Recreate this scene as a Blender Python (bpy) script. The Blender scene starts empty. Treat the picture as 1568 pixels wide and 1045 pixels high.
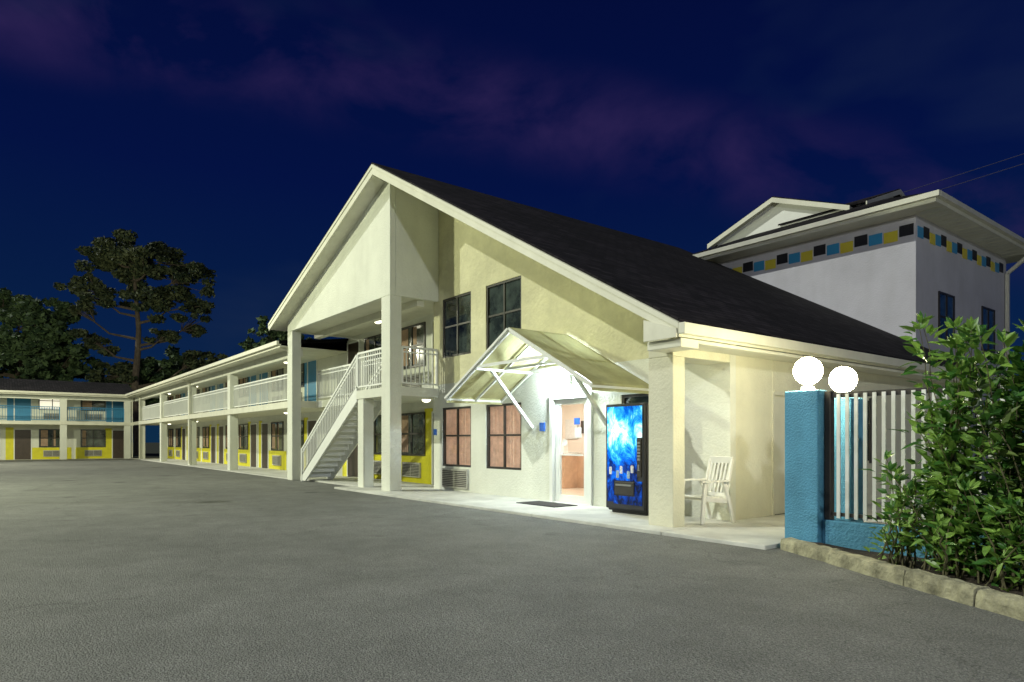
import bpy, math, random, bmesh
from mathutils import Vector
random.seed(7)
S=bpy.context.scene
col=S.collection
# ---------------------------------------------------------------- materials
def nm(name):
    m=bpy.data.materials.new(name); m.use_nodes=True
    nt=m.node_tree; b=nt.nodes['Principled BSDF']
    return m,nt,b
def mat(name,c,rough=.65,var=.12,vs=1.5,bump=0,bs=40,emis=0,ecol=None,metal=0,c2=None,island=0,streak=0,trans=0):
    m,nt,b=nm(name); N=nt.nodes; L=nt.links
    tc=N.new('ShaderNodeTexCoord')
    b.inputs['Roughness'].default_value=rough; b.inputs['Metallic'].default_value=metal
    no=N.new('ShaderNodeTexNoise'); no.inputs['Scale'].default_value=vs; no.inputs['Detail'].default_value=6
    no.inputs['Roughness'].default_value=.65
    L.new(tc.outputs['Object'],no.inputs['Vector'])
    r=N.new('ShaderNodeValToRGB'); r.color_ramp.elements[0].position=.3; r.color_ramp.elements[1].position=.7
    lo=c2 if c2 else tuple(x*(1-var*1.6) for x in c); hi=tuple(min(1,x*(1+var*.4)) for x in c)
    r.color_ramp.elements[0].color=(*lo,1); r.color_ramp.elements[1].color=(*hi,1)
    if island:
        g=N.new('ShaderNodeNewGeometry'); mx=N.new('ShaderNodeMath'); mx.operation='MULTIPLY_ADD'
        L.new(g.outputs['Random Per Island'],mx.inputs[0]); mx.inputs[1].default_value=island
        L.new(no.outputs['Fac'],mx.inputs[2])
        m2=N.new('ShaderNodeMath'); m2.operation='SUBTRACT'; L.new(mx.outputs[0],m2.inputs[0]); m2.inputs[1].default_value=island/2
        L.new(m2.outputs[0],r.inputs[0])
    else: L.new(no.outputs['Fac'],r.inputs[0])
    out=r.outputs[0]
    if streak:
        mp=N.new('ShaderNodeMapping'); mp.inputs['Scale'].default_value=(3,3,.5); L.new(tc.outputs['Object'],mp.inputs[0])
        n3=N.new('ShaderNodeTexNoise'); n3.inputs['Scale'].default_value=1; n3.inputs['Detail'].default_value=6; L.new(mp.outputs[0],n3.inputs['Vector'])
        r3=N.new('ShaderNodeValToRGB'); r3.color_ramp.elements[0].position=.3; r3.color_ramp.elements[1].position=.55
        r3.color_ramp.elements[0].color=(1-streak,1-streak,1-streak*1.2,1); r3.color_ramp.elements[1].color=(1,1,1,1); L.new(n3.outputs['Fac'],r3.inputs[0])
        x=N.new('ShaderNodeMix'); x.data_type='RGBA';x.blend_type='MULTIPLY';x.inputs[0].default_value=1; L.new(out,x.inputs[6]); L.new(r3.outputs[0],x.inputs[7]); out=x.outputs[2]
    L.new(out,b.inputs['Base Color'])
    if bump:
        n2=N.new('ShaderNodeTexNoise'); n2.inputs['Scale'].default_value=bs; n2.inputs['Detail'].default_value=4
        L.new(tc.outputs['Object'],n2.inputs['Vector'])
        bp=N.new('ShaderNodeBump'); bp.inputs['Strength'].default_value=bump; bp.inputs['Distance'].default_value=.02
        L.new(n2.outputs['Fac'],bp.inputs['Height']); L.new(bp.outputs[0],b.inputs['Normal'])
    if emis:
        b.inputs['Emission Color'].default_value=(*(ecol or c),1); b.inputs['Emission Strength'].default_value=emis
    if trans:
        tl=N.new('ShaderNodeBsdfTranslucent'); L.new(out,tl.inputs[0]); ms=N.new('ShaderNodeMixShader'); ms.inputs[0].default_value=trans
        L.new(b.outputs[0],ms.inputs[1]); L.new(tl.outputs[0],ms.inputs[2]); L.new(ms.outputs[0],N['Material Output'].inputs[0])
    return m
def glass(name,tint=(.93,.96,.96)):
    m=bpy.data.materials.new(name); m.use_nodes=True; nt=m.node_tree; N=nt.nodes; L=nt.links
    N.clear(); o=N.new('ShaderNodeOutputMaterial'); mx=N.new('ShaderNodeMixShader')
    t=N.new('ShaderNodeBsdfTransparent'); t.inputs[0].default_value=(*tint,1)
    g=N.new('ShaderNodeBsdfGlossy'); g.inputs['Roughness'].default_value=.03
    mx.inputs[0].default_value=.09
    L.new(t.outputs[0],mx.inputs[1]); L.new(g.outputs[0],mx.inputs[2]); L.new(mx.outputs[0],o.inputs[0])
    return m
def shingles():
    m,nt,b=nm('asphalt_shingle'); N=nt.nodes;L=nt.links
    tc=N.new('ShaderNodeTexCoord'); sp=N.new('ShaderNodeSeparateXYZ'); cb=N.new('ShaderNodeCombineXYZ'); L.new(tc.outputs['Object'],sp.inputs[0])
    L.new(sp.outputs['Y'],cb.inputs['X']); L.new(sp.outputs['X'],cb.inputs['Y'])
    br=N.new('ShaderNodeTexBrick'); br.inputs['Scale'].default_value=1; br.inputs['Brick Width'].default_value=.32; br.inputs['Row Height'].default_value=.15; br.inputs['Mortar Size'].default_value=.012
    br.inputs['Color1'].default_value=(.008,.007,.009,1); br.inputs['Color2'].default_value=(.030,.026,.030,1); br.inputs['Mortar'].default_value=(.003,.003,.004,1)
    L.new(cb.outputs[0],br.inputs['Vector']); b.inputs['Roughness'].default_value=.95; b.inputs['Specular IOR Level'].default_value=.2
    n=N.new('ShaderNodeTexNoise'); n.inputs['Scale'].default_value=.7; n.inputs['Detail'].default_value=6; L.new(tc.outputs['Object'],n.inputs['Vector'])
    r=N.new('ShaderNodeValToRGB'); r.color_ramp.elements[0].position=.35; r.color_ramp.elements[0].color=(.6,.6,.6,1); r.color_ramp.elements[1].position=.65; r.color_ramp.elements[1].color=(1.25,1.2,1.2,1); L.new(n.outputs['Fac'],r.inputs[0])
    x=N.new('ShaderNodeMix'); x.data_type='RGBA';x.blend_type='MULTIPLY';x.inputs[0].default_value=1; L.new(br.outputs['Color'],x.inputs[6]); L.new(r.outputs[0],x.inputs[7]); L.new(x.outputs[2],b.inputs['Base Color'])
    bp=N.new('ShaderNodeBump'); bp.inputs['Distance'].default_value=.02; bp.inputs['Strength'].default_value=.6; L.new(br.outputs['Fac'],bp.inputs['Height']); bp.invert=True; L.new(bp.outputs[0],b.inputs['Normal'])
    return m
CREAM=mat('cream_stucco',(.74,.75,.65),.8,.08,.8,.7,26,streak=.045)
YEL_ST=mat('yellow_cream_stucco',(.73,.70,.45),.85,.13,1.4,1.0,10,streak=.05)
SIDE=mat('side_wall_cream',(.75,.73,.56),.8,.08,.9,.6,26,streak=.05)
WHITE=mat('white_paint',(.77,.78,.73),.5,.05,2,.05,60)
TRIM=mat('cream_trim',(.72,.71,.58),.5,.07,2,streak=.06)
GREYW=mat('tower_stucco',(.64,.63,.67),.85,.10,.6,.4,24,streak=.05)
SHING=shingles()
CONC=mat('concrete',(.64,.64,.58),.85,.2,1.3,.3,60)
CURB=mat('old_concrete_curb',(.40,.38,.25),.9,.45,5,1,30)
BLUE=mat('blue_stucco',(.10,.33,.50),.75,.14,2,.9,45,streak=.12)
TEAL=mat('teal_paint',(.03,.22,.42),.5,.1,3)
YEL=mat('yellow_paint',(.72,.66,.02),.55,.1,3)
DARK=mat('dark_bronze_metal',(.045,.04,.035),.4,.2,5)
DOORD=mat('dark_brown_door',(.06,.04,.028),.45,.2,4)
GLD=mat('dark_window_glass',(.07,.09,.075),.06,.7,1.8)  # grey-green window reflections painted into the base colour
GLD.node_tree.nodes['Principled BSDF'].inputs['Specular IOR Level'].default_value=1.0
WARMW=mat('lit_window',(.8,.75,.6),.5,.3,5,emis=.9,ecol=(1,.93,.72))
CURT=mat('peach_curtain_glow',(.70,.52,.42),.8,.2,6,emis=.13,ecol=(1,.68,.48),trans=.3)  # cloth emits a peach glow in place of lamplight from the room
DRAPE=mat('guest_room_drape',(.40,.27,.18),.8,.2,5)
ACM=mat('ac_grille',(.45,.44,.38),.5,.15,8)
GL=glass('clear_glass')
AWN=mat('awning_canvas',(.42,.40,.20),.85,.18,2,.3,70,streak=.12,trans=.16)
TREEL=mat('tree_foliage',(.11,.17,.065),.7,.3,.6,c2=(.025,.055,.02),island=.6)
PINEL=mat('pine_foliage',(.12,.14,.06),.7,.3,.5,c2=(.025,.045,.02),island=.6)
BARK=mat('bark',(.18,.14,.10),.9,.3,4,1,20)
BUSHL=mat('shrub_leaf',(.20,.34,.06),.40,.3,3,c2=(.05,.15,.025),island=.75,trans=.2)
BUSHD=mat('shrub_leaf_dark',(.08,.12,.02),.5,.3,3,c2=(.02,.05,.012),island=.7)
STEM=mat('stem',(.12,.11,.05),.8,.2,8)
MULCH=mat('mulch',(.05,.035,.022),.95,.4,20,1,60)
WOODP=mat('chair_plastic',(.78,.77,.70),.4,.05,6)
MAT_R=mat('rubber_mat',(.03,.03,.03),.9,.3,30)
GLOBE=mat('globe_lamp_glass',(1,1,1),.3,0,1,emis=105,ecol=(1,.91,.58))
DLAMP=mat('entrance_lamp_glass',(1,1,1),.3,0,1,emis=850,ecol=(.76,.90,1))
CLAMP=mat('walkway_lamp_glass',(.8,.8,.75),.3,0,1,emis=3,ecol=(1,.96,.7))
IN_W=mat('lobby_wall',(.84,.76,.66),.8,.05,1)
IN_F=mat('lobby_floor_tile',(.66,.56,.45),.3,.1,4)
IN_C=mat('lobby_counter',(.62,.40,.26),.5,.15,4)
IN_L=mat('lobby_ceiling_light',(1,1,1),.5,0,1,emis=17,ecol=(1,.91,.80))
BLK=mat('black_paint',(.02,.02,.025),.5,.2,4)
SIGNB=mat('blue_sign',(.02,.12,.5),.5,.1,8)
PAPER=mat('paper',(.75,.75,.72),.7,.1,30)
# ---------------------------------------------------------------- mesh builder
class B:
    def __init__(s): s.v=[]; s.f=[]
    def box(s,x0,x1,y0,y1,z0,z1):
        n=len(s.v)
        s.v+=[(x0,y0,z0),(x1,y0,z0),(x1,y1,z0),(x0,y1,z0),(x0,y0,z1),(x1,y0,z1),(x1,y1,z1),(x0,y1,z1)]
        s.f+=[tuple(n+i for i in q) for q in((3,2,1,0),(4,5,6,7),(0,1,5,4),(1,2,6,5),(2,3,7,6),(3,0,4,7))]
        return s
    def prism(s,pts,a,b,axis='y'):
        n=len(s.v);k=len(pts)
        for c in(a,b):
            for p in pts:
                s.v.append((p[0],c,p[1]) if axis=='y' else ((c,p[0],p[1]) if axis=='x' else (p[0],p[1],c)))
        s.f.append(tuple(n+i for i in range(k))); s.f.append(tuple(n+k+i for i in reversed(range(k))))
        for i in range(k):
            j=(i+1)%k; s.f.append((n+i,n+k+i,n+k+j,n+j))
        return s
    def beam(s,p,q,w,h=None):
        h=h or w; p=Vector(p);q=Vector(q);d=(q-p).normalized()
        up=Vector((0,0,1)) if abs(d.z)<.95 else Vector((0,1,0))
        r=d.cross(up).normalized(); u=r.cross(d).normalized(); n=len(s.v)
        for c in(p,q):
            for a,b in((-1,-1),(1,-1),(1,1),(-1,1)):
                s.v.append(tuple(c+r*a*w/2+u*b*h/2))
        s.f+=[tuple(n+i for i in t) for t in((0,1,2,3),(7,6,5,4),(0,4,5,1),(1,5,6,2),(2,6,7,3),(3,7,4,0))]
        return s
    def tube(s,pts,rad,seg=7):
        n=len(s.v);k=len(pts)
        for i,p in enumerate(pts):
            p=Vector(p); d=(Vector(pts[min(i+1,k-1)])-Vector(pts[max(i-1,0)])).normalized()
            up=Vector((0,0,1)) if abs(d.z)<.9 else Vector((1,0,0))
            r=d.cross(up).normalized();u=r.cross(d)
            R=rad[i] if isinstance(rad,(list,tuple)) else rad
            for j in range(seg):
                t=2*math.pi*j/seg; s.v.append(tuple(p+r*math.cos(t)*R+u*math.sin(t)*R))
        for i in range(k-1):
            for j in range(seg):
                a=n+i*seg+j;b=n+i*seg+(j+1)%seg; s.f.append((a,b,b+seg,a+seg))
        return s
    def obj(s,name,m,parent=None,bevel=0,fix=True,smooth=False):
        me=bpy.data.meshes.new(name); me.from_pydata(s.v,[],s.f); me.materials.append(m)
        if fix:
            bm=bmesh.new(); bm.from_mesh(me); bmesh.ops.recalc_face_normals(bm,faces=bm.faces); bm.to_mesh(me); bm.free()
        if smooth:
            for p in me.polygons: p.use_smooth=True
        o=bpy.data.objects.new(name,me); col.objects.link(o)
        if parent: o.parent=parent
        if bevel:
            md=o.modifiers.new('bev','BEVEL'); md.width=bevel; md.segments=2; md.limit_method='ANGLE'
        return o
def sphere(b,c,r,seg=24,rings=14,sz=1):
    n=len(b.v)
    for i in range(rings+1):
        t=math.pi*i/rings
        for j in range(seg):
            a=2*math.pi*j/seg; b.v.append((c[0]+r*math.sin(t)*math.cos(a),c[1]+r*math.sin(t)*math.sin(a),c[2]+r*math.cos(t)*sz))
    for i in range(rings):
        for j in range(seg):
            p=n+i*seg+j;q=n+i*seg+(j+1)%seg; b.f.append((p,q,q+seg,p+seg))
def cyl(b,c,r0,r1,z0,z1,seg=20):
    n=len(b.v)
    for z,r in((z0,r0),(z1,r1)):
        for j in range(seg):
            a=2*math.pi*j/seg; b.v.append((c[0]+r*math.cos(a),c[1]+r*math.sin(a),z))
    for j in range(seg):
        b.f.append((n+j,n+(j+1)%seg,n+seg+(j+1)%seg,n+seg+j))
    b.f.append(tuple(n+j for j in range(seg))); b.f.append(tuple(n+seg+j for j in range(seg)))
def empty(name,loc=(0,0,0),rz=0):
    e=bpy.data.objects.new(name,None); col.objects.link(e); e.location=loc; e.rotation_euler=(0,0,rz); e.empty_display_size=.3
    return e
# ---------------------------------------------------------------- ground
def asphalt():
    m,nt,b=nm('asphalt'); N=nt.nodes;L=nt.links
    tc=N.new('ShaderNodeTexCoord')
    def noise(sc,det=5,ro=.6):
        n=N.new('ShaderNodeTexNoise'); n.inputs['Scale'].default_value=sc;n.inputs['Detail'].default_value=det;n.inputs['Roughness'].default_value=ro
        L.new(tc.outputs['Object'],n.inputs['Vector']); return n
    def ramp(src,p0,c0,p1,c1):
        r=N.new('ShaderNodeValToRGB'); r.color_ramp.elements[0].position=p0;r.color_ramp.elements[1].position=p1
        r.color_ramp.elements[0].color=(*c0,1);r.color_ramp.elements[1].color=(*c1,1); L.new(src,r.inputs[0]); return r
    def mul(a,b_):
        x=N.new('ShaderNodeMix'); x.data_type='RGBA';x.blend_type='MULTIPLY';x.inputs[0].default_value=1
        L.new(a,x.inputs[6]);L.new(b_,x.inputs[7]); return x.outputs[2]
    big=ramp(noise(.16,7,.6).outputs['Fac'],.36,(.38,.385,.355),.66,(.54,.545,.50))
    mid=ramp(noise(1.6,10,.75).outputs['Fac'],.34,(.70,.70,.70),.64,(1,1,1))
    fin=ramp(noise(48,4,.85).outputs['Fac'],.38,(.44,.44,.44),.64,(1,1,1))
    vor=N.new('ShaderNodeTexVoronoi'); vor.inputs['Scale'].default_value=85; L.new(tc.outputs['Object'],vor.inputs['Vector'])
    vr=ramp(vor.outputs['Distance'],.05,(1,1,1),.55,(.55,.55,.55))
    sp=ramp(noise(.9,3,.4).outputs['Fac'],.27,(.6,.6,.6),.33,(1,1,1))
    vc=N.new('ShaderNodeTexVoronoi'); vc.feature='DISTANCE_TO_EDGE'; vc.inputs['Scale'].default_value=.22
    nn_=noise(1.2,6,.6); va=N.new('ShaderNodeVectorMath'); va.operation='MULTIPLY_ADD'; L.new(nn_.outputs['Color'],va.inputs[0]); va.inputs[1].default_value=(1.6,1.6,0); L.new(tc.outputs['Object'],va.inputs[2]); L.new(va.outputs[0],vc.inputs['Vector'])
    ck=ramp(vc.outputs['Distance'],.0008,(.65,.65,.65),.0028,(1,1,1))
    L.new(mul(mul(mul(mul(mul(big.outputs[0],mid.outputs[0]),fin.outputs[0]),vr.outputs[0]),sp.outputs[0]),ck.outputs[0]),b.inputs['Base Color'])
    b.inputs['Roughness'].default_value=.8; b.inputs['Specular IOR Level'].default_value=.3
    bp=N.new('ShaderNodeBump'); bp.inputs['Strength'].default_value=.9; bp.inputs['Distance'].default_value=.010; bp.invert=True
    L.new(vor.outputs['Distance'],bp.inputs['Height']); 
    bp2=N.new('ShaderNodeBump'); bp2.inputs['Strength'].default_value=.22; bp2.inputs['Distance'].default_value=.02
    L.new(noise(20,6,.75).outputs['Fac'],bp2.inputs['Height']); L.new(bp.outputs[0],bp2.inputs['Normal'])
    L.new(bp2.outputs[0],b.inputs['Normal'])
    return m
GRASS=mat('dark_grass_soil',(.04,.05,.02),.95,.4,.5,1,8)
g=B(); g.v=[(-500,-500,-.01),(500,-500,-.01),(500,500,-.01),(-500,500,-.01)]; g.f=[(0,1,2,3)]; g.obj('ground',GRASS,fix=False)
g=B(); g.v=[(-55.2,-30,0),(30,-30,0),(30,8.2,0),(-55.2,8.2,0)]; g.f=[(0,1,2,3)]; g.obj('asphalt_parking_lot',asphalt(),fix=False)
sw=empty('sidewalk')
g=B(); 
xs=[-17.2,-14.4,-11.6,-8.8,-6.0,-4.42]
for a,b_ in zip(xs,xs[1:]): g.box(a+.006,b_-.006,7.25,9.1,-.1,.05)
g.box(-21.9,-17.21,8.0,9.9,-.1,.05)
g.box(-17.2,-14.9,9.1,9.9,-.1,.048)
for k in range(5): g.box(-6.16,-4.42,9.112+2*k,9.1+2*k+1.99,-.1,.05)
g.obj('slab',CONC,sw,bevel=.012)
g=B(); g.box(-4.41,20,7.93,26,-.1,.045); g.obj('pool_deck',CONC,sw)
# ---------------------------------------------------------------- office building
off=empty('motel_office_building')
AX,AZ=-14.9,8.03; RX,RZ=-5.7,2.9; LX,LZ=-22.66,5.22
sr=(AZ-RZ)/(RX-AX); sl=(AZ-LZ)/(AX-LX)
def zr(x): return AZ-sr*(x-AX) if x>AX else AZ-sl*(AX-x)
T=.20
b=B(); b.prism([(LX,LZ-T),(AX,AZ-T),(AX,AZ),(LX,LZ)],7.3,19); b.prism([(AX,AZ-T),(RX,RZ-T),(RX,RZ),(AX,AZ)],7.3,18.98)
b.obj('roof_deck_soffit',TRIM,off)
b=B(); e=.035
b.prism([(LX-.03,LZ-.01),(AX,AZ+.003),(AX,AZ+e),(LX-.03,LZ+e-.01)],7.25,19)
b.prism([(AX,AZ+.003),(RX+.03,RZ-.01),(RX+.03,RZ+e-.01),(AX,AZ+e)],7.25,18.97)
b.obj('shingle_roof',SHING,off)
b=B(); f0,f1=.003,.235
b.prism([(LX,LZ-f1),(AX,AZ-f1-.02),(AX,AZ-f0),(LX,LZ-f0)],7.262,7.299)
b.prism([(AX,AZ-f1-.02),(RX-.004,RZ-f1+.03),(RX-.004,RZ-f0),(AX,AZ-f0)],7.262,7.299)
b.prism([(LX,LZ-.09),(AX,AZ-.09),(AX,AZ-.012),(LX,LZ-.012)],7.24,7.26)
b.prism([(AX,AZ-.09),(RX-.004,RZ-.09),(RX-.004,RZ-.012),(AX,AZ-.012)],7.24,7.26)
b.obj('rake_fascia',TRIM,off)
b=B(); b.box(RX+.002,RX+.11,7.235,18.9,RZ-.17,RZ-.02); b.box(-6.3,RX-.008,7.31,7.70,RZ-.33,RZ-.206); b.box(-6.14,RX-.01,7.702,18.9,RZ-.26,RZ-.206)
b.box(LX-.1,LX-.002,7.27,9,LZ-.16,LZ-.015)
b.obj('gutter_and_soffit',TRIM,off,bevel=.01)
b=B(); b.prism([(-6.3,RZ-.206),(RX-.03,RZ-.206),(RX-.03,RZ-.09),(-6.3,RZ+.1)],7.232,7.262); b.obj('eave_return',TRIM,off)
def wall(bd,x0,x1,z0,y0,y1,holes,top):
    xs=sorted(set([x0,x1]+[h[0] for h in holes]+[h[1] for h in holes]))
    for a,c in zip(xs,xs[1:]):
        hs=sorted([(h[2],h[3]) for h in holes if h[0]<=a+1e-6 and h[1]>=c-1e-6]); z=z0
        for h0,h1 in hs:
            if h0>z: bd.box(a,c,y0,y1,z,h0)
            z=h1
        bd.prism([(a,z),(c,z),(c,top(c)),(a,top(a))],y0,y1)
holesL=[(-14.66,-13.35,.65,2.14),(-12.73,-11.40,.65,2.14),(-10.32,-9.32,.05,2.14),(-8.46,-7.14,.65,2.14)]
holesU=[(-14.66,-13.35,3.41,4.92),(-12.73,-11.40,3.41,4.92)]
b=B(); wall(b,-15.08,-6.16,0,9.1,9.25,[h for h in holesL],lambda x:2.75)
b.obj('office_lower_wall',CREAM,off)
b=B(); wall(b,-15.08,-6.16,2.752,9.1,9.25,holesU,lambda x:max(2.76,zr(x)-T-.003))
b.obj('office_upper_wall',YEL_ST,off)
b=B(); b.box(-15.08,-14.95,9.25,9.9,0,4.9); b.obj('office_return_wall',CREAM,off)
b=B(); b.box(-6.3,-6.16,9.252,10.3,0,2.68); b.box(-6.3,-6.16,10.3,11.2,2.1,2.68); b.box(-6.3,-6.16,11.2,18.98,0,2.68)
b.box(-6.62,-6.162,7.71,7.98,0,2.52); b.box(-6.62,-6.161,7.71,9.098,2.521,2.69)
b.prism([(-6.62,2.69),(-6.162,2.69),(-6.162,2.74),(-6.62,3.18)],7.71,7.98)
b.obj('side_wall_and_corner_column',SIDE,off,bevel=.012)
b=B(); b.box(-6.27,-6.2,10.33,11.17,.05,2.07); b.obj('side_door',TRIM,off)
b=B(); 
for y in(10.29,11.17): b.box(-6.19,-6.14,y,y+.05,.05,2.12)
b.box(-6.19,-6.14,10.34,11.17,2.07,2.13); b.obj('side_door_frame',TRIM,off)
b=B(); b.box(-6.165,-6.155,12.4,13.8,.9,2.1); b.obj('side_window_glass',GLD,off)
b=B()
for y in(12.35,13.07,13.8): b.box(-6.165,-6.13,y,y+.05,.85,2.15)
b.obj('side_window_frame',DARK,off)
def window(x0,x1,z0,z1,y,parent,lit,k):
    b=B(); w=.05
    b.box(x0,x0+w,y+.02,y+.09,z0,z1); b.box(x1-w,x1,y+.02,y+.09,z0,z1); b.box(x0+w,x1-w,y+.02,y+.09,z0,z0+w); b.box(x0+w,x1-w,y+.02,y+.09,z1-w,z1)
    xm=(x0+x1)/2; zm=z0+(z1-z0)*.52
    b.box(xm-.022,xm+.022,y+.03,y+.08,z0+w,z1-w); b.box(x0+w,xm-.022,y+.035,y+.075,zm-.022,zm+.022); b.box(xm+.022,x1-w,y+.035,y+.075,zm-.022,zm+.022)
    b.obj('window_frame_%d'%k,DARK,parent)
    b=B(); b.v=[(x0+w,y+.055,z0+w),(x1-w,y+.055,z0+w),(x1-w,y+.055,z1-w),(x0+w,y+.055,z1-w)]; b.f=[(0,1,2,3)]
    if lit:
        b.obj('window_glass_%d'%k,GL,parent,fix=False)
        b=B(); n=52
        for i in range(n+1):
            x=x0+(x1-x0)*i/n; yy=y+.12+.03*math.sin(i*1.5)+.012*math.sin(i*.7)
            b.v+=[(x,yy,z0),(x,yy,z1)]
        for i in range(n): b.f.append((2*i,2*i+2,2*i+3,2*i+1))
        b.obj('curtain_%d'%k,CURT,parent,fix=False)
    else: b.obj('window_glass_%d'%k,GLD,parent,fix=False)
for k,h in enumerate([holesL[0],holesL[1],holesL[3]]): window(*h,9.1,off,k<2,k)
for k,h in enumerate(holesU): window(*h,9.1,off,False,k+5)
def ac(b1,b2,x0,x1,z0,z1,y):
    b1.box(x0,x1,y-.05,y+.02,z0,z1)
    n=int((z1-z0)/.045)
    for i in range(1,n): b2.box(x0+.03,(x0+x1)/2-.02,y-.058,y-.049,z0+i*.045,z0+i*.045+.022); b2.box((x0+x1)/2+.02,x1-.03,y-.058,y-.049,z0+i*.045,z0+i*.045+.022)
b1=B();b2=B(); ac(b1,b2,-14.6,-13.45,.12,.60,9.1); b1.obj('ac_unit',ACM,off); b2.obj('ac_louvres',DARK,off)
# portico
b=B()
b.prism([(-22.1,4.9),(-14.83,4.9),(-14.83,zr(-14.83)-T-.003),(AX,AZ-T-.003),(-22.1,zr(-22.1)-T-.003)],7.7,7.85)
b.prism([(7.852,4.9),(9.098,4.9),(9.098,7.75),(7.852,7.75)],-14.98,-14.83,'x')
b.box(-22.1,-21.95,7.852,9.9,4.9,zr(-22.1)-T-.01)
b.box(-15.3,-14.83,7.7,8.02,.0,4.898); b.box(-22.1,-21.67,7.7,8.0,0,4.898)
b.obj('portico_gable_and_columns',CREAM,off,bevel=.012)
b=B(); b.box(-21.94,-15.0,7.86,9.9,4.93,4.99); b.box(-21.94,-15.0,8.55,8.75,4.75,4.93); b.obj('portico_ceiling',TRIM,off)
b=B(); b.box(-16.9,-14.85,7.76,9.9,2.42,2.65); b.box(-22.1,-16.905,8.7,9.9,2.42,2.65); b.box(-16.85,-16.5,7.78,8.08,.03,2.415)
b.obj('landing_deck_and_post',CREAM,off,bevel=.01)
b=B(); sphere(b,(-18.5,9.2,4.92),.12,12,8,.6); sphere(b,(-15.8,9.3,2.41),.12,12,8,.6); b.obj('portico_ceiling_lamps',CLAMP,off)
st=empty('staircase'); st.parent=off
b=B(); n=15; x0,x1=-21.0,-16.9; dx=(x1-x0)/n; dz=2.65/n
for i in range(n-1):
    xx=x0+dx*i; z=dz*(i+1)
    b.box(xx-.02,xx+dx+.03,7.83,8.63,z-.045,z)
    b.box(xx+dx-.02,xx+dx+.005,7.83,8.63,z,z+dz-.046)
b.obj('treads',WHITE,st)
b=B()
for y in(7.77,8.64):
    b.prism([(x0-.1,0.03),(x0+.3,0.03),(x1,2.36),(x1,2.72),(x1-.1,2.74),(x0-.1,.16)],y,y+.05)
b.obj('stringers',WHITE,st)
def rail(b,p,q,h=.95,sp=.12,bar=.045,low=.1):
    p=Vector(p);q=Vector(q); up=Vector((0,0,1)); n=max(1,int((Vector((q.x,q.y,0))-Vector((p.x,p.y,0))).length/sp))
    b.beam(p+up*h,q+up*h,.06,.05); b.beam(p+up*low,q+up*low,.04,.04); b.beam(p+up*(h-.12),q+up*(h-.12),.035,.035)
    for i in range(n+1):
        c=p+(q-p)*i/n; w=bar*.55 if i not in(0,n) else bar*1.3
        b.beam(c+up*low,c+up*(h),w,w)
b=B(); rail(b,(x0,7.79,.1),(x1,7.79,2.70),.92); rail(b,(x0,8.66,.1),(x1,8.66,2.70),.92); b.beam((x0,7.79,0),(x0,7.79,1.05),.07); b.beam((x0,8.66,0),(x0,8.66,1.05),.07); b.obj('stair_railing',WHITE,st)
b=B(); rail(b,(-16.85,7.8,2.65),(-15.33,7.8,2.65),1.0); rail(b,(-14.89,8.06,2.65),(-14.89,9.08,2.65),1.0); rail(b,(-22.0,8.72,2.65),(-17.0,8.72,2.65),1.0)
b.obj('landing_railing',WHITE,off)
def rooms(parent,x0,x1,y,z,kind,nrooms,pitch=3.75,tag=''):
    rr=random.Random(nrooms*7+int(z*3)); 
    dd=B();fr=B();gl=B();pn=B();a1=B();a2=B();lit=B();wf=B();cu=B()
    for i in range(nrooms):
        X=x0+i*pitch+.25; flip=i%2
        dX=X+.15 if not flip else X+pitch-.5-1.05
        wX=X+1.55 if not flip else X+.25
        if wX+1.55>x1: continue
        dd.box(dX,dX+.9,y-.015,y+.02,z,z+2.05)
        fr.box(dX-.06,dX,y-.04,y+.02,z,z+2.1); fr.box(dX+.9,dX+.96,y-.04,y+.02,z,z+2.1); fr.box(dX,dX+.9,y-.04,y+.02,z+2.05,z+2.1)
        if kind=='low':
            pn.box(dX-.5,dX-.06,y-.012,y+.01,z,z+2.2); 
            if not flip: pn.box(dX+.96,X+3.4,y-.012,y+.01,z,z+.82)
            else: pn.box(X-.1,dX-.5,y-.012,y+.01,z,z+.82)
        elif tag!='porch':
            pn.box(dX-.42,dX-.06,y-.012,y+.01,z,z+2.2)
        tgt=lit if (tag=='far' and i==6 and kind=='up') else gl
        tgt.box(wX,wX+1.45,y-.02,y+.01,z+.88,z+2.05)
        cw=rr.uniform(.15,.6)
        if tgt is gl: cu.box(wX+.06,wX+.06+cw,y-.024,y-.0205,z+.92,z+2.03); 
        if tgt is gl and rr.random()<.6: cu.box(wX+.8,wX+.8+rr.uniform(.1,.6),y-.024,y-.0205,z+.92,z+2.03)
        for a in(wX-.05,wX+.70,wX+1.45): wf.box(a,a+.05,y-.045,y+.012,z+.83,z+2.1)
        for zz in(.83,1.45,2.05): wf.box(wX+.0,wX+.70,y-.042,y+.012,z+zz,z+zz+.05); wf.box(wX+.75,wX+1.45,y-.042,y+.012,z+zz,z+zz+.05)
        ac(a1,a2,wX+.2,wX+1.25,z+.18,z+.62,y-.02)
    k=kind
    dd.obj(k+'_doors',DOORD if (kind=='low' or tag=='porch') else TEAL,parent); fr.obj(k+'_door_frames',WHITE,parent); gl.obj(k+'_window_glass',GLD,parent)
    if lit.v: lit.obj(k+'_lit_window',WARMW,parent)
    if cu.v: cu.obj(k+'_drapes',DRAPE,parent)
    if pn.v: pn.obj(k+'_painted_panels',YEL if kind=='low' else TEAL,parent)
    a1.obj(k+'_ac_units',ACM,parent); a2.obj(k+'_ac_louvres',DARK,parent); wf.obj(k+'_window_frames',DARK,parent)
b=B(); b.box(-22.3,-15.08,9.9,10.05,0,4.93); b.obj('portico_room_wall',CREAM,off)
rooms(off,-22.6,-15.1,9.9,.03,'low',2); rooms(off,-22.6,-15.1,9.9,2.65,'up',2,tag='porch')
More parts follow.
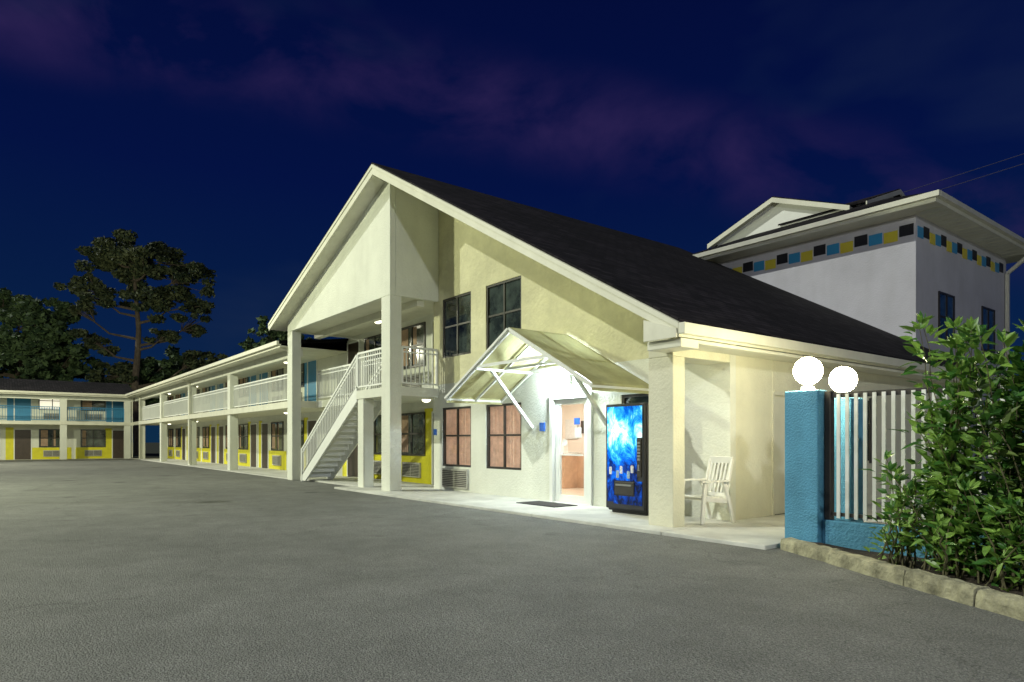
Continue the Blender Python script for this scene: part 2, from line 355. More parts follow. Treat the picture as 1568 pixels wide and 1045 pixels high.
# lobby interior
lob=empty('lobby_interior'); lob.parent=off
b=B(); b.box(-14.94,-8.5,13,13.1,0,2.6); b.box(-14.94,-14.84,9.26,13,0,2.6); b.box(-8.6,-8.5,9.26,13,0,2.6); b.box(-14.84,-8.6,9.26,13,2.5,2.6); b.obj('lobby_walls',IN_W,lob)
b=B(); b.box(-14.84,-8.6,9.26,13,.02,.052); b.obj('lobby_floor',IN_F,lob)
b=B(); b.box(-14.4,-12.9,11.7,12.2,.053,.95); b.box(-12.9,-12.55,12.2,12.95,.053,.95); b.obj('lobby_counter',IN_C,lob)
b=B(); b.box(-14.5,-12.82,11.64,12.26,.951,1.0); b.box(-14.2,-13.7,12.95,12.99,1.35,1.9); b.box(-13.3,-13.0,11.8,11.95,1.001,1.25); b.obj('lobby_countertop_and_pictures',PAPER,lob)
b=B(); b.box(-11.6,-10.2,10.3,11.3,2.45,2.49); b.box(-14.0,-12.8,10.6,11.6,2.45,2.49); b.obj('lobby_light_panels',IN_L,lob)
b=B(); b.box(-12.4,-12.0,12.93,12.99,.06,2.05); b.box(-14.0,-13.7,11.8,11.85,1.001,1.35); b.box(-13.55,-13.3,12.94,12.985,1.5,1.85); b.obj('lobby_monitor_and_inner_door',DOORD,lob)
b=B(); y=9.12
b.box(-10.32,-10.22,y,y+.08,.05,2.14); b.box(-9.42,-9.32,y,y+.08,.05,2.14); b.box(-10.22,-9.42,y,y+.08,2.03,2.14); b.box(-10.22,-9.42,y+.01,y+.06,.05,.2); b.box(-10.22,-10.17,y+.01,y+.06,.2,2.03); b.box(-9.47,-9.42,y+.01,y+.06,.2,2.03)
b.box(-10.17,-9.47,y-.02,y+.0,1.0,1.03)
b.box(-10.42,-10.325,9.06,9.13,.05,2.24); b.box(-9.315,-9.2,9.06,9.13,.05,2.24); b.box(-10.32,-9.32,9.06,9.13,2.145,2.24)
b.obj('entrance_door_frame',WHITE,off)
b=B(); b.v=[(-10.17,y+.033,.2),(-9.47,y+.033,.2),(-9.47,y+.033,2.03),(-10.17,y+.033,2.03)]; b.f=[(0,1,2,3)]; b.obj('entrance_door_glass',GL,off,fix=False)
b=B(); b.box(-10.1,-9.97,y+.02,y+.028,1.2,1.32); b.box(-9.74,-9.56,y+.02,y+.028,1.36,1.56); b.obj('door_notices',PAPER,off)
b=B(); b.box(-10.75,-10.6,9.07,9.1,1.5,1.68); b.box(-15.05,-14.93,9.07,9.1,1.45,1.6); b.box(-9.76,-9.6,y+.02,y+.028,1.62,1.75); b.obj('small_blue_signs',SIGNB,off)
b=B(); sphere(b,(-9.87,8.93,2.50),.09,16,10); b.obj('entrance_lamp_bulb',DLAMP,off,smooth=True)
b=B(); b.box(-9.96,-9.78,9.03,9.1,2.42,2.60); b.obj('entrance_lamp_base',WHITE,off)
# awning
aw=empty('entrance_awning'); cx,hw,az,lz=-9.89,2.19,3.41,2.23; y0,y1=7.6,9.09
b=B(); 
for s in(-1,1):
    n=len(b.v); K=12; J=4
    for i in range(K+1):
        for j in range(J+1):
            t=i/K; u=j/J; sag=-.03*math.sin(math.pi*((u*2)%1))*math.sin(math.pi*min(1,t*1.05))
            b.v.append((cx+s*hw*t,y0+(y1-y0)*u,az+.012+(lz-az)*t+sag))
    for i in range(K):
        for j in range(J): a=n+i*(J+1)+j; b.f.append((a,a+1,a+J+2,a+J+1))
    n=len(b.v); xx=cx+s*(hw+.002)
    b.v+=[(xx,y0,lz+.012),(xx,y1,lz+.012),(xx,y1,lz-.12),(xx,y0,lz-.12)]; b.f.append((n,n+1,n+2,n+3))
b.obj('canvas',AWN,aw,fix=False)
b=B()
for yy in(7.62,8.35,9.05):
    for s in(-1,1): b.beam((cx,yy,az-.06),(cx+s*hw,yy,lz-.06),.035,.045)
    b.beam((cx-1.1,yy,2.78),(cx+1.1,yy,2.78),.045,.05)
for s in(-1,1):
    b.beam((cx+s*hw,7.6,lz-.05),(cx+s*hw,9.08,lz-.05),.04)
    b.beam((cx+s*1.11,9.08,1.58),(cx+s*1.11,8.0,2.74),.06,.06)
    b.beam((cx+s*1.11,7.62,2.74),(cx+s*1.11,9.08,2.74),.045)
    b.beam((cx+s*.02,7.58,az-.02),(cx+s*(hw+.02),7.58,lz-.03),.03,.045)
b.beam((cx,7.6,az-.06),(cx,9.05,az-.06),.045)
b.obj('frame',WHITE,aw)
b=B(); b.box(-10.5,-9.35,8.25,8.85,.051,.065); b.obj('doormat',MAT_R,None,bevel=.004)
# ---------------------------------------------------------------- vending machine
vm=empty('vending_machine'); X0,X1,Y0,Y1=-8.22,-7.34,8.45,9.07
b=B(); b.box(X0,X1,Y0+.06,Y1,.09,1.93); b.box(X0+.04,X1-.04,Y0+.1,Y1-.05,.05,.09); b.box(X0,X1,Y0,Y0+.055,.13,1.93); b.obj('cabinet',BLK,vm,bevel=.02)
def vart():
    m,nt,bs=nm('vending_artwork'); N=nt.nodes;L=nt.links
    tc=N.new('ShaderNodeTexCoord'); mp=N.new('ShaderNodeMapping'); mp.inputs['Scale'].default_value=(1.3,1,.8); mp.inputs['Location'].default_value=(.4,0,.3); L.new(tc.outputs['Object'],mp.inputs[0])
    n=N.new('ShaderNodeTexNoise'); n.inputs['Scale'].default_value=3.0;n.inputs['Detail'].default_value=12;n.inputs['Roughness'].default_value=.72;n.inputs['Distortion'].default_value=.5
    L.new(mp.outputs[0],n.inputs['Vector'])
    sp=N.new('ShaderNodeSeparateXYZ'); L.new(tc.outputs['Object'],sp.inputs[0])
    gr=N.new('ShaderNodeValToRGB'); g=gr.color_ramp; g.elements[0].position=.1; g.elements[0].color=(.38,.38,.38,1); g.elements[1].position=1; g.elements[1].color=(.54,.54,.54,1)
    for p,c in((.45,.43),(.58,.60),(.78,.72)): q=g.elements.new(p); q.color=(c,c,c,1)
    dv=N.new('ShaderNodeMath'); dv.operation='DIVIDE'; dv.inputs[1].default_value=1.9; L.new(sp.outputs['Z'],dv.inputs[0]); L.new(dv.outputs[0],gr.inputs[0])
    ad=N.new('ShaderNodeMath'); L.new(n.outputs['Fac'],ad.inputs[0]); L.new(gr.outputs[0],ad.inputs[1])
    r=N.new('ShaderNodeValToRGB'); cr=r.color_ramp; cr.elements[0].position=.0; cr.elements[0].color=(.0,.004,.03,1); cr.elements[1].position=1; cr.elements[1].color=(.85,.97,1,1)
    sb=N.new('ShaderNodeMapRange'); sb.inputs[1].default_value=.84; sb.inputs[2].default_value=1.26; L.new(ad.outputs[0],sb.inputs[0])
    for p,c in((.22,(.0,.03,.25,1)),(.45,(.0,.13,.72,1)),(.68,(.04,.48,1,1)),(.82,(.35,.85,1,1))):
        e=cr.elements.new(p); e.color=c
    L.new(sb.outputs[0],r.inputs[0]); L.new(r.outputs[0],bs.inputs['Base Color']); L.new(r.outputs[0],bs.inputs['Emission Color']); bs.inputs['Emission Strength'].default_value=.85
    bs.inputs['Roughness'].default_value=.15
    return m
b=B(); b.box(X0+.05,X1-.16,Y0-.012,Y0,.62,1.88); b.box(X0+.05,X0+.2,Y0-.012,Y0,.25,.62); b.box(X1-.16,X1-.05,Y0-.012,Y0,1.35,1.88);b.box(X0+.2,X1-.05,Y0-.012,Y0,.22,.36); b.box(X1-.2,X1-.05,Y0-.012,Y0,.36,.62); b.obj('lit_artwork_panel',vart(),vm)
b=B(); b.box(X1-.15,X1-.06,Y0-.018,Y0,.7,1.33); b.box(X0+.22,X1-.22,Y0-.016,Y0,.38,.6); b.obj('coin_panel_and_dispenser',DARK,vm,bevel=.005)
SILV=mat('brushed_steel',(.5,.5,.5),.3,.1,9,metal=.8)
b=B(); 
for i in range(6): b.box(X1-.135,X1-.075,Y0-.026,Y0-.017,1.28-.055*i-.035,1.28-.055*i)
b.box(X1-.12,X1-.09,Y0-.03,Y0-.017,.8,.9); b.box(X0+.26,X1-.26,Y0-.03,Y0-.015,.53,.56)
b.obj('buttons_and_coin_slot',SILV,vm)
for j,(cc,nme) in enumerate((((.75,.78,.8),'silver'),((.0,.05,.4),'blue'),((.35,.5,.6),'pale'))):
    b=B()
    for i in range(j,7,3):
        xx=X0+.10+i*.082; zz=.72+.06*math.sin(i*2.2)
        b.prism([(xx,zz+.01),(xx+.01,zz),(xx+.05,zz),(xx+.06,zz+.01),(xx+.06,zz+.115),(xx+.048,zz+.13),(xx+.012,zz+.13),(xx,zz+.115)],Y0-.016,Y0-.011)
    b.obj('pictured_cans_'+nme,mat('can_print_'+nme,cc,.3,.4,30,emis=.15),vm)
# ---------------------------------------------------------------- chair
ch=empty('patio_armchair',(-6.32,8.66,.05),math.radians(-14))
b=B(); w=.27
for x in(-w,w):
    b.beam((x,-.27,0),(x*.96,-.20,.62),.045,.06); b.beam((x,.34,0),(x*.94,.16,.62),.045,.06)
    b.box(x-.045,x+.045,-.30,.24,.62,.65)
    b.beam((x*.9,-.22,.37),(x*.9,.22,.33),.03,.07)
for i in range(6): 
    yy=-.25+i*.082; b.box(-.25,.25,yy,yy+.07,.385-i*.006,.41-i*.006)
for i in range(6):
    x=-.2+i*.08; b.beam((x,.20,.36),(x*1.03,.33,.92),.045,.018)
b.beam((-.26,.335,.95),(.26,.335,.95),.035,.11); b.beam((-.25,.2,.42),(.25,.2,.42),.035,.06)
for x in(-.25,.25): b.beam((x,.19,.34),(x,.33,.96),.04,.045)
b.obj('slatted_frame',WOODP,ch,bevel=.012)
# ---------------------------------------------------------------- guest wings
def wing(name,loc,rz,L,cols_,tag):
    p=empty(name,loc,rz)
    b=B(); b.box(0,L,1.9,2.05,0,4.43); b.box(0,L,7,7.15,0,4.43); b.box(0,.15,2.05,7,0,4.43); b.box(L-.15,L,2.05,7,0,4.43); b.obj('walls',CREAM,p)
    b=B(); b.box(-.1,L,-.05,1.9,2.42,2.65); b.obj('balcony_deck',TRIM,p,bevel=.01)
    b=B(); b.box(-.3,L+.2,-.2,1.9,-.1,.03); b.obj('walkway_slab',CONC,p)
    b=B()
    for c in cols_: b.box(c-.2,c+.2,0,.34,.0,4.15)
    b.box(0,L,0.02,.3,4.15,4.43); b.obj('columns_and_beam',CREAM,p,bevel=.012)
    b=B(); b.box(0,L+.1,-.5,1.9,4.432,4.46); b.box(0,L+.1,-.52,-.48,4.40,4.62); b.box(0,L+.1,-.63,-.522,4.48,4.61)
    for c in cols_[::2]: b.beam((c+.28,-.03,.1),(c+.28,-.03,4.3),.07); b.beam((c+.28,-.03,4.3),(c+.28,-.56,4.5),.07)
    b.obj('soffit_fascia_gutter',TRIM,p)
    b=B(); rz_=.26 if tag=='far' else .12
    b.prism([(-.55,4.50),(3.6,4.5+4.15*rz_+.08),(3.6,4.62+4.15*rz_),(-.55,4.625)],-.2,L+.1,'x'); b.prism([(3.6,4.5+4.15*rz_),(7.8,4.50),(7.8,4.625),(3.6,4.62+4.15*rz_)],-.2,L+.1,'x'); b.obj('roof',SHING,p)
    b=B(); cs=sorted(cols_)
    for a,c in zip(cs,cs[1:]): rail(b,(a+.22,.17,2.65),(c-.22,.17,2.65),.98,.14)
    b.obj('balcony_railing',WHITE if tag!='far' else TEAL,p)
    rooms(p,.2,L,1.9,.03,'low',int((L)/3.75),tag=tag); rooms(p,.2,L,1.9,2.65,'up',int(L/3.75),tag=tag)
    b=B()
    for a,c in zip(cs,cs[1:]):
        for z in(2.41,4.42): 
            if tag=='far' and z<3: continue
            sphere(b,((a+c)*.5,1.2,z),.10,12,6,.5)
    b.obj('walkway_lamps',CLAMP,p)
    return p
wing('motel_guest_wing',(-54.9,8.0,0),0,32.6,[32.1,24.6,17.1,9.6,2.1],'near')
wing('motel_guest_wing',(-55.05,-22,-.03),math.pi/2,30,[29.6,25.75,18.25,10.75,3.25],'far')
# ---------------------------------------------------------------- annex tower
tw=empty('motel_annex_building'); TX0,TX1,TY0,TY1=-14.4,-7.3,19.0,26.0
b=B(); b.box(TX0,TX1,TY0,TY1,0,7.2); b.obj('walls',GREYW,tw)
b=B(); b.box(TX0-.7,TX1+.7,TY0-.7,TY1+.7,7.203,7.25); b.box(TX0-.7,TX1+.7,TY0-.74,TY0-.7,7.18,7.42); b.box(TX1+.7,TX1+.74,TY0-.74,TY1+.7,7.18,7.42)
b.box(TX0-.7,TX1+.84,TY0-.85,TY0-.742,7.28,7.41); b.box(TX1+.742,TX1+.85,TY0-.74,TY1+.7,7.28,7.41)
for i in range(18): b.box(TX1+.05,TX1+.7,TY0-.6+i*.42,TY0-.57+i*.42,7.19,7.203)
b.beam((TX1+.08,TY1-.15,0),(TX1+.08,TY1-.15,6.7),.1); b.beam((TX1+.08,TY1-.15,6.7),(TX1+.7,TY1-.15,7.2),.1)
b.obj('eaves_and_gutter',TRIM,tw)
b=B(); z0=7.425; X0_,X1_,Y0_,Y1_=TX0-.75,TX1+.75,TY0-.75,TY1+.75
b.v=[(X0_,Y0_,z0),(X1_,Y0_,z0),(X1_,Y1_,z0),(X0_,Y1_,z0),(X0_+2.2,Y0_+2.3,8.36),(X1_-2.2,Y0_+2.3,8.36),(X1_-2.2,Y1_-2.3,8.36),(X0_+2.2,Y1_-2.3,8.36)]
b.f=[(0,1,2,3),(4,5,6,7),(0,1,5,4),(1,2,6,5),(2,3,7,6),(3,0,4,7)]
b.prism([(-14.6,8.33),(-12.1,9.29),(-9.6,8.33),(-9.6,8.38),(-12.1,9.35),(-14.6,8.38)],20.25,25.5)
b.prism([(20.4,8.38),(22.7,9.24),(25.0,8.38),(25.0,8.43),(22.7,9.30),(20.4,8.43)],-12,-9.2,'x')
b.obj('shingle_roof',SHING,tw)
b=B(); b.prism([(-14.4,7.6),(-9.8,7.6),(-9.8,8.37),(-12.1,9.25),(-14.4,8.37)],20.5,20.6); b.prism([(20.6,8.0),(24.8,8.0),(24.8,8.43),(22.7,9.2),(20.6,8.43)],-9.55,-9.45,'x'); b.obj('gable_walls',WHITE,tw)
b=B()
for s in(-1,1):
    b.prism([(-12.1,9.14),(-12.1+s*2.52,8.18),(-12.1+s*2.52,8.34),(-12.1,9.30)],20.2,20.245); b.prism([(22.7,9.12),(22.7+s*2.3,8.26),(22.7+s*2.3,8.40),(22.7,9.27)],-9.195,-9.16,'x')
b.prism([(-12.1,9.22),(-14.6,8.26),(-14.6,8.32),(-12.1,9.28)],20.246,20.5);b.prism([(-12.1,9.22),(-9.6,8.26),(-9.6,8.32),(-12.1,9.28)],20.246,20.5)
b.obj('gable_trim',TRIM,tw)
tiles=[B(),B(),B()]; TB=mat('tile_blue',(.05,.32,.6),.4,.05,3); TY=mat('tile_yellow',(.75,.63,.06),.4,.05,3)
i=0; x=TX1-.05
while x-.33>TX0:
    k=i%3; dz=(.06,-.03,0)[k]; tiles[k].box(x-.35,x,TY0-.015,TY0+.02,6.64+dz,6.93+dz); x-=.39; i+=1
y=TY0+.1;i=2
while y+.33<TY1:
    k=i%3; dz=(.06,-.03,0)[k]; tiles[k].box(TX1-.02,TX1+.015,y,y+.35,6.64+dz,6.93+dz); y+=.39; i+=1
for t,m,nme in zip(tiles,(BLK,TY,TB),('black','yellow','blue')): t.obj('tile_band_'+nme,m,tw)
b=B();f=B()
for ya,za in((20.5,4.1),(23.8,4.1),(20.5,1.2),(23.8,1.2)):
    b.box(TX1-.02,TX1+.01,ya,ya+1.0,za,za+1.25)
    for q in(ya-.05,ya+.475,ya+1.0): f.box(TX1-.01,TX1+.04,q,q+.05,za-.05,za+1.3)
    for q in(za-.05,za+.6,za+1.25): f.box(TX1-.01,TX1+.035,ya,ya+.475,q,q+.05); f.box(TX1-.01,TX1+.035,ya+.525,ya+1.0,q,q+.05)
TGL=mat('bluish_window_glass',(.05,.12,.24),.08,.4,2)
b.obj('window_glass',TGL,tw); f.obj('window_frames',DARK,tw)
# ---------------------------------------------------------------- fence, posts, globes
fe=empty('pool_fence')
b=B(); b.box(-4.4,-3.98,7.62,7.86,-.05,1.90); b.box(-3.978,5,7.70,7.86,-.05,.37)
for x in(-1.6,.9,3.4): b.box(x,x+.3,7.66,7.95,-.05,1.88)
b.box(-4.33,-3.97,8.4,8.76,0,1.84); b.obj('blue_posts_and_base',BLUE,fe,bevel=.015)
b=B(); b.box(-3.96,-3.89,7.74,7.83,.372,1.88)
for a,c in((-3.89,-1.6),(-1.3,.9),(1.2,3.4)):
    b.box(a,c,7.76,7.81,.42,.46); b.box(a,c,7.76,7.81,1.80,1.86)
b.obj('dark_rails',DARK,fe)
b=B()
x=-3.82
while x<3.4:
    if not(-1.64<x<-1.28 or .86<x<1.22): b.box(x,x+.04,7.74,7.758,.40,1.84)
    x+=.10
b.obj('white_pickets',WHITE,fe)
for c in((-4.17,7.75,1.90),(-4.15,8.58,1.84)):
    gl_=empty('globe_lamp'); 
    b=B(); cyl(b,c,.085,.075,c[2],c[2]+.05); cyl(b,c,.05,.06,c[2]+.05,c[2]+.09); b.obj('lamp_base',WHITE,gl_)
    b=B(); sphere(b,(c[0],c[1],c[2]+.24),.165,32,20); b.obj('lamp_globe',GLOBE,gl_,smooth=True)
# curb and bed
cu=empty('planter_curb'); P=Vector((-4.28,7.5,0)); Q=Vector((2.9,3.45,0)); D=(Q-P); Ln=D.length; D.normalize(); nn=Vector((-D.y,D.x,0))
b=B(); s=0
while s<Ln:
    l=random.uniform(.75,1.25); a=P+D*s+nn*random.uniform(-.015,.015); c=P+D*(s+l-.012)+nn*random.uniform(-.015,.015); K=14; h=.15+random.uniform(-.012,.012)
    n0=len(b.v)
    for t in range(K+1):
        p=a.lerp(c,t/K)
        for oy,oz in((-.09,-.04),(-.085,h*.6),(-.07,h*.93),(-.04,h),(.05,h),(.08,h*.9),(.09,-.04)):
            q=p+nn*(oy+random.uniform(-.008,.008))+Vector((0,0,oz+random.uniform(-.007,.007))); b.v.append(tuple(q))
    for t in range(K):
        for j in range(6): i0=n0+t*7+j; b.f.append((i0,i0+1,i0+8,i0+7))
    b.f.append(tuple(n0+j for j in range(7))); b.f.append(tuple(n0+K*7+j for j in range(7)))
    s+=l
b.obj('curb_stones',CURB,cu)
b=B(); n_=24
for i in range(n_+1):
    x=-4.2+i*(7.2)/n_; yb=7.5+(x+4.28)*(3.45-7.5)/(7.18)+.06
    b.v+=[(x,yb,.08+.02*math.sin(i)),(x,(yb+7.69)/2,.10+.03*math.sin(i*2.1)),(x,7.695,.07)]
for i in range(n_):
    for j in(0,1): a=3*i+j; b.f.append((a,a+3,a+4,a+1))
b.obj('mulch_bed',MULCH,None,fix=False)
# ---------------------------------------------------------------- shrubs
def leaf(b,p,d,n,L,w):
    d=d.normalized(); s=d.cross(n)
    if s.length<.01: s=Vector((1,0,0))
    s.normalize(); n=s.cross(d).normalized(); k=len(b.v)
    dr=-n*L*.12
    b.v+=[tuple(p),tuple(p+d*L*.3+s*w*.46+n*w*.18),tuple(p+d*L*.35),tuple(p+d*L*.3-s*w*.46+n*w*.18),tuple(p+d*L*.68+s*w*.36+n*w*.12+dr*.5),tuple(p+d*L*.7+dr*.5),tuple(p+d*L*.68-s*w*.36+n*w*.12+dr*.5),tuple(p+d*L+dr)]
    b.f+=[(k,k+1,k+2),(k,k+2,k+3),(k+1,k+4,k+5,k+2),(k+2,k+5,k+6,k+3),(k+4,k+7,k+5),(k+5,k+7,k+6)]
def shrub(name,centres,nst,hmin,hmax,spread,LM,ls,seed,dens=1):
    rnd=random.Random(seed); e=empty(name); lb=B(); sb=B()
    for i in range(nst):
        c=rnd.choice(centres); a=rnd.uniform(0,2*math.pi); h=rnd.uniform(hmin,hmax)*c[2]; out=rnd.uniform(.1,1)*spread
        p0=Vector((c[0]+rnd.uniform(-.3,.3),c[1]+rnd.uniform(-.15,.15),.05)); pts=[];K=9
        for k in range(K+1):
            t=k/K; pts.append(p0+Vector((math.cos(a)*out*t**1.4+rnd.uniform(-.02,.02),math.sin(a)*out*.6*t**1.4,h*(t-.12*out*t*t))))
        sb.tube(pts,[.012*(1-.75*k/K) for k in range(K+1)],5)
        m=int(30*h*dens/2)
        for j in range(m):
            t=rnd.uniform(.1,1)**.8; f=t*K; k=min(K-1,int(f)); p=pts[k].lerp(pts[k+1],f-k); ax=(pts[k+1]-pts[k]).normalized()
            q=Vector((rnd.gauss(0,1),rnd.gauss(0,1),rnd.gauss(0,.5))).normalized(); off_=rnd.uniform(0,.14)
            d=(q+ax*.6+Vector((0,0,rnd.uniform(-.5,.3))))
            leaf(lb,p+q*off_,d,Vector((rnd.gauss(0,.4),rnd.gauss(0,.4)-.2,1)),ls*rnd.uniform(.55,1.3),ls*rnd.uniform(.40,.56))
        for j in range(6):
            leaf(lb,pts[-1],Vector((rnd.gauss(0,.6),rnd.gauss(0,.6),rnd.uniform(.3,1))),Vector((rnd.gauss(0,1),rnd.gauss(0,1),.5)),ls*.8,ls*.32)
    lb.obj('leaves',LM,e,fix=False); sb.obj('stems',STEM,e,fix=False)
shrub('shrub',[(-2.25,7.0,1),(-2.1,6.95,.97),(-1.75,6.85,1.02),(-1.55,6.75,.9)],60,1.3,2.45,.60,BUSHL,.155,3,1.4)
shrub('shrub',[(-2.7,7.0,.62),(-2.5,6.95,.68),(-2.2,6.75,.6),(-1.8,6.55,.55),(-1.4,6.4,.5)],80,.7,1.75,.5,BUSHL,.135,5,1.5)
shrub('shrub',[(-1.4,6.7,1),(-1.0,6.6,.95),(-.5,6.4,1),(.1,6.2,1)],90,.9,1.95,.55,BUSHD,.13,8,1.5)
shrub('shrub',[(-.5,11.5,1),(.5,11.5,1),(1.5,12,1.1)],60,1.4,2.3,.8,BUSHD,.2,9,1.3)
# ---------------------------------------------------------------- trees
def foliage(b,c,rx,rz,n,sz,rnd):
    for i in range(n):
        while True:
            v=Vector((rnd.uniform(-1,1),rnd.uniform(-1,1),rnd.uniform(-1,1)))
            if v.length<1: break
        p=Vector(c)+Vector((v.x*rx,v.y*rx,v.z*rz)); s=sz*rnd.uniform(.5,1.3)
        a=Vector((rnd.gauss(0,1),rnd.gauss(0,1),rnd.gauss(0,.7))).normalized(); u=a.cross(Vector((rnd.gauss(0,1),rnd.gauss(0,1),rnd.gauss(0,1)))).normalized()
        k=len(b.v); b.v+=[tuple(p-a*s),tuple(p+u*s*.5),tuple(p+a*s),tuple(p-u*s*.5)]; b.f.append((k,k+1,k+2,k+3))
FW=Vector((-.790,.613,0)); RT=Vector((.613,.790,0))
def tree(name,base,trunk_h,r0,clumps,LM,sz,dens,seed):
    rnd=random.Random(seed); e=empty(name); lb=B(); tb=B(); base=Vector(base)
    tr=[base+Vector((.25*math.sin(i*.9),.2*math.cos(i*1.3),trunk_h*i/8)) for i in range(9)]
    tb.tube(tr,[r0*(1-.8*i/8) for i in range(9)],9)
    for s,d,z,rx,rz in clumps:
        c=base+RT*s+FW*d+Vector((0,0,z)); zz=min(trunk_h*.95,max(trunk_h*.3,z-abs(s)*.5)); i=zz/trunk_h*8; k=min(7,int(i)); st=tr[k].lerp(tr[k+1],i-k)
        mid=st.lerp(c,.5)+Vector((0,0,-.15*abs(s))); tb.tube([st,mid,c],[r0*.32,r0*.2,r0*.08],6)
        for q in range(12):
            o=Vector((rnd.gauss(0,.62)*rx,rnd.gauss(0,.62)*rx,rnd.gauss(0,.6)*rz)); tb.tube([mid.lerp(c,.5),c+o],[r0*.09,r0*.03],4)
            k2=rnd.uniform(.25,.5); foliage(lb,c+o,rx*k2,rz*k2*.8,int(dens*rx*rx*k2*k2*.5),sz,rnd)
    lb.obj('foliage',LM,e,fix=False); tb.obj('trunk_and_limbs',BARK,e,fix=False)
pc=[(-2.5,0,18.4,2.0,1.2),(0,0,18.7,2.2,1.3),(2.6,.5,18.3,2.2,1.3),(4.3,0,16.7,1.6,1.4),(1.6,-1,16.8,2.2,1.3),(-1.0,1,16.4,2.0,1.2),(-4.8,0,15.8,1.7,1.3),(-3.2,0,14.4,1.6,1.0),(.8,0,14.0,1.8,1.0),(3.6,0,14.0,2.0,1.3),(5.0,1,12.6,1.4,.9),(-3.9,0,10.6,1.6,.9),(2.6,0,11.0,1.2,.6),(5.6,0,9.0,1.5,.7),(6.9,0,8.7,1.0,.5),(-2.2,0,7.6,2.0,.9),(-5.2,0,13.3,.9,.7)]
tree('pine_tree',(-70,10.4,0),18.6,.45,pc,PINEL,.22,640,2)
def roundc(R,h,z0,n,seed):
    r=random.Random(seed); o=[]
    for i in range(n):
        a=r.uniform(0,6.28); t=r.uniform(0,1); o.append((math.cos(a)*R*math.sqrt(t),math.sin(a)*R*math.sqrt(t),z0+h*r.uniform(.15,1)*(1-.5*t),R*.33,R*.28))
    return o
tree('oak_tree',(-77,1.6,0),11,.4,roundc(5.4,9.2,6,26,4),TREEL,.30,420,11)
tree('oak_tree',(-76,9.5,0),6,.3,roundc(5,5.0,4.2,20,5),TREEL,.30,420,12)
tree('oak_tree',(-78,17,0),6,.3,roundc(5,5.0,4.5,20,6),TREEL,.30,420,13)
tree('oak_tree',(-46,16.5,0),7,.25,roundc(2.6,5.6,4,18,7),TREEL,.22,900,14)
# ---------------------------------------------------------------- power lines
b=B()
for dz,dy in((0,0),(.55,.5)):
    b.tube([(-24+i*3,30+dy,10.9+dz+i*.16-.25*math.sin(math.pi*i/10)) for i in range(11)],.012,4)
b.obj('power_line',mat('cable_grey',(.08,.08,.13),.6,.1,2),None)
# ---------------------------------------------------------------- unseen pole lamps in the lot, standing in for floodlights
def pole(loc,aim,P,c):
    e=empty('unseen_lot_lamp'); b=B(); cyl(b,loc,.10,.06,0,loc[2]+.1,12); b.box(loc[0]-.2,loc[0]+.2,loc[1]-.2,loc[1]+.2,0,.4); b.box(loc[0]-.25,loc[0]+.25,loc[1]-.25,loc[1]+.25,loc[2]+.1,loc[2]+.25); b.obj('pole_and_head',DARK,e)
    l=bpy.data.lights.new('lamp_light','POINT'); l.energy=P;l.color=c;l.shadow_soft_size=.3; o=bpy.data.objects.new('lamp_light',l); col.objects.link(o); o.location=(loc[0]+aim[0]*.5,loc[1]+aim[1]*.5,loc[2]-.1); o.parent=e
pole((-22,-6,8.5),(.3,1),5600,(.95,1,.68))
pole((-44,-5,8),(.1,1),5200,(1,.99,.72))  # unseen pole, added to brighten the guest wing
pole((9,-3,8.5),(-.8,.6),4000,(.92,.96,1))
# ---------------------------------------------------------------- sun (weak, standing in for the lot floodlights) and night sky
E=math.radians(36); tv=Vector((.58*math.cos(E),.81*math.cos(E),-math.sin(E)))
l=bpy.data.lights.new('floodlight_sun','SUN'); l.energy=1.8; l.angle=math.radians(.6); l.color=(.97,1,.90); o=bpy.data.objects.new('floodlight_sun',l); col.objects.link(o); o.rotation_euler=tv.to_track_quat('-Z','Y').to_euler()
w=bpy.data.worlds.new("World"); S.world=w; w.use_nodes=True; N=w.node_tree.nodes; L=w.node_tree.links; bg=N['Background']
tc=N.new('ShaderNodeTexCoord'); sp=N.new('ShaderNodeSeparateXYZ'); L.new(tc.outputs['Generated'],sp.inputs[0])
r=N.new('ShaderNodeValToRGB'); cr=r.color_ramp; cr.elements[0].position=0; cr.elements[0].color=(.004,.024,.062,1); cr.elements[1].position=.75; cr.elements[1].color=(.0010,.0022,.028,1)
e=cr.elements.new(.12); e.color=(.0025,.015,.062,1); e=cr.elements.new(.35); e.color=(.0012,.006,.054,1)
L.new(sp.outputs['Z'],r.inputs[0])
def noise(sc,loc,scale,det,dist):
    mp=N.new('ShaderNodeMapping'); mp.inputs['Scale'].default_value=scale; mp.inputs['Location'].default_value=loc; L.new(tc.outputs['Generated'],mp.inputs[0])
    n=N.new('ShaderNodeTexNoise'); n.inputs['Scale'].default_value=sc; n.inputs['Detail'].default_value=det; n.inputs['Roughness'].default_value=.55; n.inputs['Distortion'].default_value=dist; L.new(mp.outputs[0],n.inputs['Vector']); return n
n=noise(5.5,(.3,.1,.2),(1,1,1.5),8,.4)
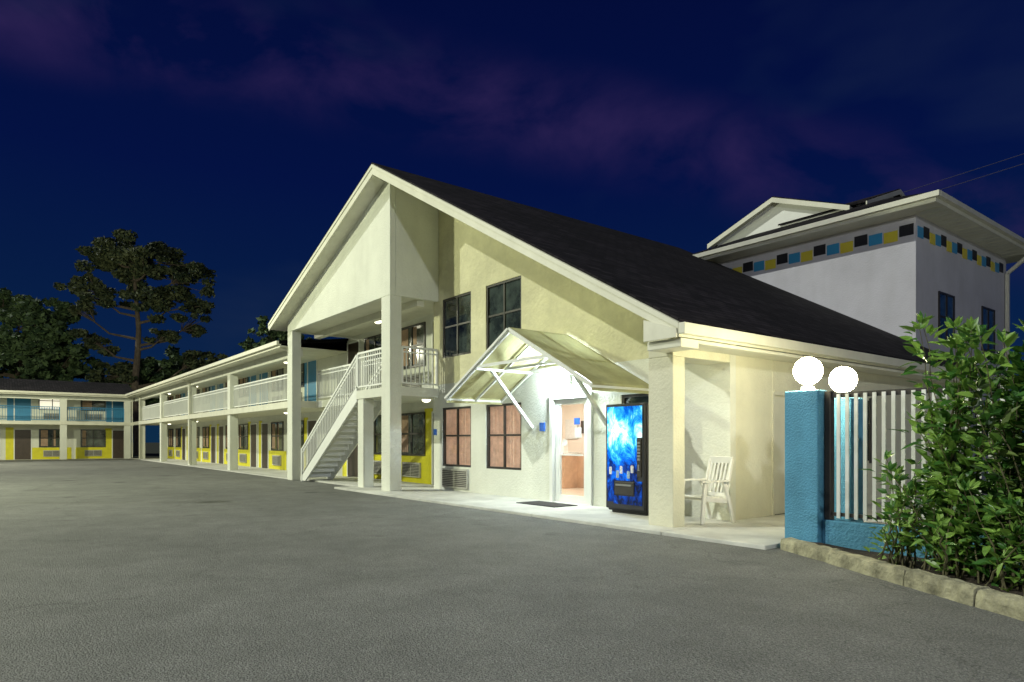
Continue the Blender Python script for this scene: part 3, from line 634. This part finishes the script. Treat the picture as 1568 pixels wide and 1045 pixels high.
nr=N.new('ShaderNodeValToRGB'); nr.color_ramp.elements[0].position=.40; nr.color_ramp.elements[1].position=.74; L.new(n.outputs['Fac'],nr.inputs[0])
dp=N.new('ShaderNodeVectorMath'); dp.operation='DOT_PRODUCT'; L.new(tc.outputs['Generated'],dp.inputs[0]); dp.inputs[1].default_value=(-.462,.114,-.880)
ab=N.new('ShaderNodeMath'); ab.operation='ABSOLUTE'; L.new(dp.outputs['Value'],ab.inputs[0])
mr=N.new('ShaderNodeMapRange'); mr.interpolation_type='SMOOTHSTEP'; mr.inputs[1].default_value=.0; mr.inputs[2].default_value=.09; mr.inputs[3].default_value=.85; mr.inputs[4].default_value=.0; L.new(ab.outputs[0],mr.inputs[0])
mu=N.new('ShaderNodeMath'); mu.operation='MULTIPLY'; L.new(nr.outputs[0],mu.inputs[0]); L.new(mr.outputs[0],mu.inputs[1])
mx=N.new('ShaderNodeMix'); mx.data_type='RGBA'; L.new(mu.outputs[0],mx.inputs[0]); L.new(r.outputs[0],mx.inputs[6]); mx.inputs[7].default_value=(.034,.020,.090,1)
n2=noise(2.1,(5,2,1),(1,1,2.5),4,.2); r2=N.new('ShaderNodeValToRGB'); r2.color_ramp.elements[0].position=.5; r2.color_ramp.elements[1].position=.85; r2.color_ramp.elements[1].color=(.6,.6,.6,1); L.new(n2.outputs['Fac'],r2.inputs[0])
mx2=N.new('ShaderNodeMix'); mx2.data_type='RGBA'; L.new(r2.outputs[0],mx2.inputs[0]); L.new(mx.outputs[2],mx2.inputs[6]); mx2.inputs[7].default_value=(.018,.032,.075,1)
L.new(mx2.outputs[2],bg.inputs['Color']); bg.inputs['Strength'].default_value=1
# ---------------------------------------------------------------- camera
c=bpy.data.cameras.new('camera'); o=bpy.data.objects.new('camera',c); col.objects.link(o); S.camera=o
o.location=(0,0,1.3); o.rotation_euler=(math.pi/2,0,math.radians(52.2)); c.sensor_width=36; c.lens=23.46; c.shift_y=.0973; c.clip_end=2000; c.clip_start=.05
S.view_settings.view_transform='Standard'; S.view_settings.look='None'; S.view_settings.exposure=0
